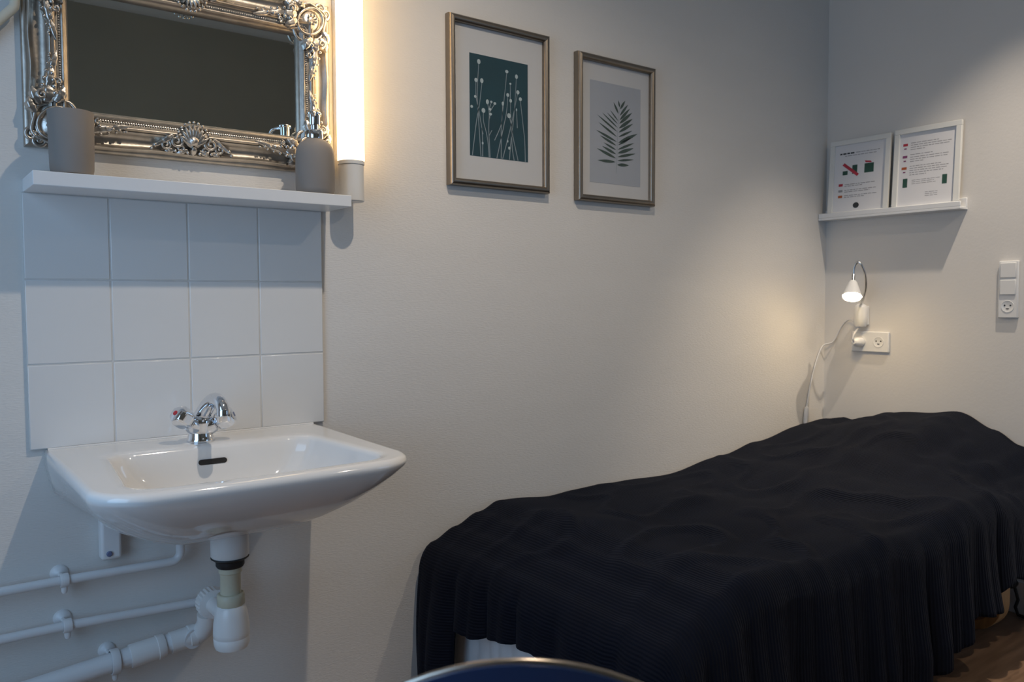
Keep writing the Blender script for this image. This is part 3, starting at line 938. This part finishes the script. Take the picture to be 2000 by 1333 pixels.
so = thing('double_socket', 'white double wall socket above the bed head', 'socket', (XC, -.188, .072))
obj('plate', MB().box(XC-.011, XC-.0003, -.259, -.117, .073, .147), 'white_plastic', so, bevel=.003, seg=3)
socket_face(so, -.222, .110, XC-.011)
socket_face(so, -.153, .110, XC-.011)

sw = thing('switch_panel', 'white vertical wall panel with two switches and a socket', 'switch', (XC, -.648, .204))
obj('plate', MB().box(XC-.012, XC-.0003, -.678, -.619, .203, .385), 'white_plastic', sw, bevel=.003, seg=3)
for z0 in (.331, .277):
    obj('rocker', MB().box(XC-.0165, XC-.0118, -.672, -.625, z0, z0+.048), 'white_plastic', sw, bevel=.002)
socket_face(sw, -.6485, .240, XC-.012)

# ------------------------------------------------------------------ plug-in gooseneck lamp
lp = thing('reading_lamp', 'small white reading lamp with a chrome gooseneck, lit, beside the ledge', 'lamp', (XC-.04, -.160, .16))
bs = MB().lathe([(0, .165), (.018, .165), (.021, .169), (.0225, .20), (.0225, .234), (.018, .243), (.009, .248), (0, .249)], (XC-.036, -.166, 0), n=28)
base = obj('base', bs, 'white_plastic', lp)
obj('wall_arm', MB().box(XC-.016, XC-.0003, -.180, -.152, .170, .240), 'white_plastic', base, bevel=.003)
pl = obj('plug', MB().lathe([(0, .0005), (.0185, .0005), (.0195, .004), (.0185, .026), (.014, .038), (.008, .044), (0, .045)], (XC-.0125, -.153, .108), (-1, 0, .05), 24), 'white_plastic', lp)
obj('plug_cord', MB().tube([(XC-.055, -.153, .110), (XC-.066, -.154, .120), (XC-.064, -.158, .140), (XC-.046, -.162, .158), (XC-.038, -.165, .166)], .0032, 10), 'cord_white', pl)
gp = [(XC-.036, -.166, .245), (2.585, -.192, .262), (2.550, -.222, .300), (2.522, -.236, .345), (2.506, -.233, .378), (2.500, -.224, .393),
      (2.498, -.214, .388), (2.497, -.2075, .372), (2.497, -.206, .352), (2.497, -.206, .322)]
gs = []
pv = [Vector(p) for p in gp]
for i in range(len(pv)-1):
    p0 = pv[max(0, i-1)]; p1_ = pv[i]; p2_ = pv[i+1]; p3 = pv[min(len(pv)-1, i+2)]
    for k in range(6):
        t = k/6
        gs.append(.5*((2*p1_)+(-p0+p2_)*t+(2*p0-5*p1_+4*p2_-p3)*t*t+(-p0+3*p1_-3*p2_+p3)*t**3))
gs.append(pv[-1])
obj('gooseneck', MB().tube(gs, .0042, 12), 'steel', lp)
hd_ax = Vector((-.42, -.20, -.86)).normalized()
hc = Vector((2.497, -.206, .350))
obj('neck_sleeve', MB().lathe([(0, 0), (.0055, 0), (.0058, .002), (.0058, .030), (0, .030)], hc, hd_ax, 16), 'steel', lp)
shd = obj('shade', MB().lathe([(.004, .024), (.0105, .026), (.0145, .032), (.0230, .058), (.0310, .080), (.0325, .086), (.0315, .0865), (.0300, .081), (.0220, .058), (.0130, .034), (.004, .030)],
                              hc, hd_ax, 32), 'white_plastic', lp)
obj('bulb', MB().lathe([(0, .070), (.0250, .072), (.0300, .083), (.0285, .091), (.017, .0965), (0, .0985)], hc, hd_ax, 28), 'bulb_glow', shd)
cdp = [(XC-.036, -.155, .172), (2.625, -.120, .190), (2.640, -.080, .165), (2.640, -.045, .105), (2.620, -.016, .090), (2.590, -.010, .040), (2.560, -.009, -.030),
       (2.535, -.009, -.110), (2.522, -.010, -.180), (2.520, -.014, -.260), (2.528, -.018, -.330)]
cs = []
pv = [Vector(p) for p in cdp]
for i in range(len(pv)-1):
    p0 = pv[max(0, i-1)]; p1_ = pv[i]; p2_ = pv[i+1]; p3 = pv[min(len(pv)-1, i+2)]
    for k in range(5):
        t = k/5
        cs.append(.5*((2*p1_)+(-p0+p2_)*t+(2*p0-5*p1_+4*p2_-p3)*t*t+(-p0+3*p1_-3*p2_+p3)*t**3))
cs.append(pv[-1])
cdm = MB().tube(cs, .0027, 10)
obj('cord', cdm, 'cord_white', lp)
obj('inline_switch', MB().lathe([(0, 0), (.006, .001), (.0085, .010), (.0085, .055), (.006, .064), (0, .065)], (2.524, -.0125, -.135), (-.12, 0, -1), 16), 'cord_white', lp)

# ------------------------------------------------------------------ bed
BDX0, BDX1, BDY0, BDY1 = .895, XC-.02, -.030, -.800
bf = thing('bed_frame', 'low bed frame with bent birch legs under the blanket', 'bed', ((BDX0+BDX1)/2, (BDY0+BDY1)/2, ZF))
obj('platform', MB().box(BDX0+.03, BDX1-.02, BDY1+.04, BDY0-.02, -.540, -.501), 'birch', bf, bevel=.006)
for lx in (1.10, 2.43):
    r = .075; y0, y1 = BDY1+.065, BDY0-.06; zb = ZF+.0145
    path = [(y0, -.545), (y0, zb+r)]
    path += [(y0+r-r*math.cos(a), zb+r-r*math.sin(a)) for a in [math.pi/2*k/8 for k in range(1, 9)]]
    path += [(y1-r+r*math.sin(a), zb+r-r*math.cos(a)) for a in [math.pi/2*k/8 for k in range(0, 9)]]
    path += [(y1, -.545)]
    P = []
    for i, (y, z) in enumerate(path):
        a = path[max(0, i-1)]; b = path[min(len(path)-1, i+1)]
        ty, tz = b[0]-a[0], b[1]-a[1]; l = math.hypot(ty, tz); ny, nz = -tz/l, ty/l
        h = .014
        P.append([(lx-.030, y+ny*h, z+nz*h), (lx+.030, y+ny*h, z+nz*h), (lx+.030, y-ny*h, z-nz*h), (lx-.030, y-ny*h, z-nz*h)])
    mb = MB().grid(P, closev=True); mb.poly(P[0]); mb.poly(P[-1])
    obj('bent_leg', mb, 'birch', bf, bevel=.002)

# ribbed white mattress
R = []
ZM0, ZM1 = -.500, -.372


def mattress_outline(z, inset, rad=.05, ribs=True):
    pts = []
    x0, x1, y0, y1 = BDX0+inset, BDX1-inset, BDY1+inset, BDY0-inset
    per = []
    def seg(a, b, n, nx, ny):
        for k in range(n):
            f = k/n; x = a[0]+(b[0]-a[0])*f; y = a[1]+(b[1]-a[1])*f
            rr = .0035*abs(math.sin((x+y)*95)) if ribs else 0
            per.append((x-nx*rr, y-ny*rr, z))
    seg((x0+rad, y0), (x1-rad, y0), 220, 0, -1)
    for k in range(8):
        a = math.pi/2*k/8; per.append((x1-rad+rad*math.sin(a), y0+rad-rad*math.cos(a), z))
    seg((x1, y0+rad), (x1, y1-rad), 60, 1, 0)
    for k in range(8):
        a = math.pi/2*k/8; per.append((x1-rad+rad*math.cos(a), y1-rad+rad*math.sin(a), z))
    seg((x1-rad, y1), (x0+rad, y1), 120, 0, 1)
    for k in range(8):
        a = math.pi/2*k/8; per.append((x0+rad-rad*math.sin(a), y1-rad+rad*math.cos(a), z))
    seg((x0, y1-rad), (x0, y0+rad), 160, -1, 0)
    for k in range(8):
        a = math.pi/2*k/8; per.append((x0+rad-rad*math.cos(a), y0+rad-rad*math.sin(a), z))
    return per


for z, ins in ((ZM0, .02), (ZM0+.006, .006), (ZM0+.02, 0), (-.44, -.002), (ZM1-.03, 0), (ZM1-.008, .010), (ZM1, .03)):
    R.append(mattress_outline(z, ins))
mb = MB().grid(R, closev=True); mb.poly(R[0][::-1]); mb.poly(R[-1])
mt = thing('mattress', 'white ribbed mattress cover showing under the foot of the blanket', 'mattress', ((BDX0+BDX1)/2, (BDY0+BDY1)/2, ZM0))
obj('core', mb, 'mattress_white', mt)
# ruched cover hanging below the foot end
P = []
for i in range(121):
    y = BDY0+.016+(BDY1+.02-BDY0)*i/120
    x = BDX0-.004-.0045*abs(math.sin(i*.42))-.003*math.sin(i*.13)
    zl = -.655+.02*math.sin(i*.05)
    P.append([(x+.012, y, -.392), (x+.004, y, -.400), (x-.001-.003*math.sin(i*.2), y, -.45), (x-.004*math.sin(i*.17), y+.004*math.sin(i*.3), -.56), (x-.002, y, zl),
              (x+.004, y, zl), (x+.006, y, -.56), (x+.008, y, -.45), (x+.012, y, -.400)])
obj('cover', MB().grid(P), 'mattress_white', mt, angle=80)

# pillow under the blanket is only a swelling of the blanket itself
U0 = BDX0-.006          # foot edge of the bed top
V0 = BDY1-.006          # outer edge of the bed top


def lerp_table(tab, x):
    if x <= tab[0][0]: return tab[0][1]
    for (a, p), (b, q) in zip(tab, tab[1:]):
        if x <= b:
            f = (x-a)/(b-a); f = f*f*(3-2*f); return p+(q-p)*f
    return tab[-1][1]


TOPX = [(.88, -.345), (.95, -.318), (1.02, -.292), (1.10, -.274), (1.3, -.288), (1.55, -.280), (1.75, -.292), (2.0, -.262), (2.2, -.236), (2.45, -.200), (2.64, -.190)]
PILY = [(-.80, -.110), (-.76, -.085), (-.70, -.028), (-.62, .022), (-.50, .066), (-.32, .056), (-.12, .004), (0, -.006)]


def top_z(x, y):
    z = lerp_table(TOPX, x)
    f = max(0, min(1, (x-2.02)/.42)); f = f*f*(3-2*f)
    z += f*lerp_table(PILY, y)*.86
    # body of the bedding: slight crown and soft wrinkles
    z += .006*math.sin(math.pi*max(0, min(1, (y-BDY1)/(BDY0-BDY1))))
    n = noise.noise(Vector((x*3.2, y*5.5, 1.3)))*.010
    n += noise.noise(Vector((x*5+y*3, y*9-x*2, 5.1)))*.0075
    rid = abs(noise.noise(Vector((x*4.5+y*2.2, y*6.5-x*2.4, 9.7))))
    n += .010*max(0, .22-rid)/.22
    return max(z+n*min(1, .25+abs(x-.88)*4)*(.4+.6*min(1, -y/.25)), -.345)


def drape_offset(s, q, seedv):
    """how far the hanging cloth stands out at hang length s and running coordinate q"""
    g = min(1, s/.30)
    a = (abs(math.sin(q*21+seedv+1.1*math.sin(q*7)))**.7-.5)*.034
    a += (abs(math.sin(q*47+2*seedv+.9*math.sin(q*13)))**.8-.5)*.016
    a += noise.noise(Vector((q*6, s*3, seedv)))*.018
    return .012+.020*g+a*g


def hang_front(x):
    return lerp_table([(.8, .40), (1.6, .375), (1.85, .345), (2.05, .300), (2.20, .245), (2.42, .245), (2.63, .26)], x)


def hang_end(y):
    return lerp_table([(-.80, .36), (-.64, .30), (-.575, .26), (-.545, .165), (-.50, .150), (-.22, .190), (-.195, .195), (-.165, .40), (0, .44)], y)


def cloth_point(u, v, s_u, s_v):
    """u<U0 hangs over the foot, v<V0 hangs over the side; s_* = hang lengths"""
    x = max(u, U0); y = max(v, V0)
    du = max(0, s_u); dv = max(0, s_v)
    s = math.hypot(du, dv)
    z0 = top_z(x, y)
    if s <= 1e-6: return Vector((x, y, z0))
    dirv = Vector((-du/s, -dv/s, 0))
    r = .045
    if s < r*math.pi/2:
        a = s/r; out = r*math.sin(a)*.62; dz = r*(1-math.cos(a))
    else:
        out = r*.62; dz = r+(s-r*math.pi/2)
    q = (x*1.0 if dv > du else y*1.0)+.22*math.atan2(du, dv)
    off = drape_offset(s, q, 2.0) * min(1, s/.08)
    e = noise.noise(Vector((q*9, 4.4, 0)))*.014*min(1, s/.2)
    p = Vector((x, y, z0))+dirv*(out+off)
    p.z = z0-dz-e
    return p


# parameter lines: along the bed (u) and across it (v)
us = [('hang', k/26) for k in range(26, 0, -1)]+[('top', U0+(BDX1+.006-U0)*k/210) for k in range(211)]
vs = [('hang', k/34) for k in range(34, 0, -1)]+[('top', V0+(BDY0+.006-V0)*k/80) for k in range(81)]
P = []; UV = []
for ku, fu in us:
    row = []; uvr = []
    for kv, fv in vs:
        xx = fu if ku == 'top' else U0
        yy = fv if kv == 'top' else V0
        hu = fu*hang_end(yy) if ku == 'hang' else 0
        hv = fv*hang_front(xx) if kv == 'hang' else 0
        if ku == 'hang' and kv == 'hang':
            # corner: squeeze the square of cloth into a hanging fan
            hu, hv = fu*.36, fv*.40
            m_ = max(fu, fv); l_ = math.hypot(fu, fv)
            k_ = m_/l_ if l_ > 0 else 1
            hu, hv = hu*k_, hv*k_
        row.append(cloth_point(xx if ku == 'top' else U0-1, yy if kv == 'top' else V0-1, hu, hv))
        uvr.append(((xx-hu*1.0), (yy-hv*1.0)))
    P.append(row); UV.append(uvr)
# keep the cloth clear of the wall and of the floor
for row in P:
    for p in row:
        p.y = min(p.y, -.022); p.z = max(p.z, ZF+.012); p.x = min(p.x, XC-.006)
nv = len(P[0])
me = bpy.data.meshes.new('blanket')
me.from_pydata([tuple(p) for r_ in P for p in r_], [], [(i*nv+j, (i+1)*nv+j, (i+1)*nv+j+1, i*nv+j+1) for i in range(len(P)-1) for j in range(nv-1)])
uvl = me.uv_layers.new(name='UVMap')
flat_uv = [q for r_ in UV for q in r_]
for lp_ in me.loops: uvl.data[lp_.index].uv = flat_uv[lp_.vertex_index]
me.polygons.foreach_set('use_smooth', [True]*len(me.polygons))
me.materials.append(MATS['navy_knit'])
bl = bpy.data.objects.new('blanket', me); COL.objects.link(bl)
so_ = bl.modifiers.new('thickness', 'SOLIDIFY'); so_.thickness = .004; so_.offset = 1
tag(bl, 'dark navy knitted blanket draped over the whole bed', 'blanket')

# ------------------------------------------------------------------ chair in the foreground
CB = (-math.sin(math.radians(37)), -math.cos(math.radians(37)))   # backwards, towards the camera
BKZ = .784                               # top of the backrest over the floor
CH = Vector((.105-.235*CB[0], -1.385-.235*CB[1], ZF))          # middle of the seat
ch = thing('chair', 'glossy dark blue shell chair at the bottom edge', 'chair', CH)


def ch_pt(a, b, h):
    """a = to the side, b = backwards from the seat middle"""
    return Vector((CH.x+a*CB[1]+b*CB[0], CH.y-a*CB[0]+b*CB[1], CH.z+h))


def back_pt(s, t, off):
    """s in -1..1 across, t in 0..1 up: a shallow curved shell with a round top"""
    wdt = .215*(1-.10*t)
    z = .46+(BKZ-.46)*t-.125*s*s*t**2
    b = .19+.05*t-.045*s*s+off
    return ch_pt(s*wdt, b, z)


n, m = 28, 16
P0 = [[back_pt(-1+2*i/n, j/m, 0) for j in range(m+1)] for i in range(n+1)]
P1 = [[back_pt(-1+2*i/n, j/m, .010) for j in range(m+1)] for i in range(n+1)]
mb = MB().grid(P0); mb.grid(P1)
for i in range(n):
    mb.f.append(tuple([i*(m+1)+m, (i+1)*(m+1)+m, (n+1)*(m+1)+(i+1)*(m+1)+m, (n+1)*(m+1)+i*(m+1)+m]))
    mb.f.append(tuple([i*(m+1), (i+1)*(m+1), (n+1)*(m+1)+(i+1)*(m+1), (n+1)*(m+1)+i*(m+1)]))
for i in (0, n):
    for j in range(m):
        mb.f.append(tuple([i*(m+1)+j, i*(m+1)+j+1, (n+1)*(m+1)+i*(m+1)+j+1, (n+1)*(m+1)+i*(m+1)+j]))
bk_ = obj('backrest', mb, 'chair_shell', ch, angle=50)
edge = [back_pt(-1, j/m, .005) for j in range(0, m, 3)]+[back_pt(-1+2*i/n, 1, .005) for i in range(n+1)]+[back_pt(1, j/m, .005) for j in range(m-1, -1, -3)]
obj('edge_trim', MB().tube(edge, .0026, 10), 'chair_edge', bk_)
P = []
for h, k in ((.445, .93), (.450, .98), (.458, 1.0), (.464, .98), (.463, .5), (.460, .02)):
    P.append([ch_pt(.215*k*(abs(math.cos(q))**.5)*math.copysign(1, math.cos(q)), .205*k*(abs(math.sin(q))**.5)*math.copysign(1, math.sin(q)), h) for q in [2*math.pi*i/40+.01 for i in range(40)]])
mb = MB().grid(P, closev=True); mb.poly(P[0]); mb.poly(P[-1])
obj('seat', mb, 'chair_shell', ch, angle=50)
for a in (-1, 1):
    for b in (-1, 1):
        obj('leg', MB().tube([ch_pt(a*.13, b*.12, .447), ch_pt(a*.19, b*.19, .009)], [.011, .010], 14), 'steel', ch)

# ------------------------------------------------------------------ black cord on the floor by the skirting
pts = [Vector(p) for p in ((2.632, -.690, -.640), (2.628, -.700, -.665), (2.630, -.706, -.690), (2.626, -.700, -.715), (2.610, -.715, ZF+.008), (2.60, -.76, ZF+.006), (2.615, -.82, ZF+.006), (2.625, -.95, ZF+.006))]
fc = thing('floor_cable', 'short black cable lying by the skirting board', 'cable', (2.61, -.72, ZF))
obj('plug', MB().lathe([(0, 0), (.013, .001), (.014, .010), (.011, .028), (.005, .034), (0, .034)], (XC-.0145, -.690, -.640), (-1, 0, -.15), 16), 'black_rubber', fc)
obj('lead', MB().tube(pts, .0052, 8), 'black_rubber', fc)

# ------------------------------------------------------------------ recessed downlights in the ceiling, the last one added as fill
for i, (loc, tgt, pw, sz, bl_) in enumerate(SPOTS):
    t = thing('downlight', ['recessed ceiling downlight above the basin', 'recessed ceiling downlight above the bed head', 'added fill downlight in the ceiling further back, out of view'][i], 'lamp',
              (loc[0], loc[1], ZC), 'ceiling downlights')
    obj('rim', MB().lathe([(.036, -.0005), (.048, -.0005), (.049, -.003), (.046, -.007), (.038, -.008), (.036, -.006)], (loc[0], loc[1], ZC), n=28), 'steel', t)
    obj('lens', MB().lathe([(0, -.001), (.036, -.001), (.036, -.003), (0, -.004)], (loc[0], loc[1], ZC), n=28), 'downlight_glow', t)
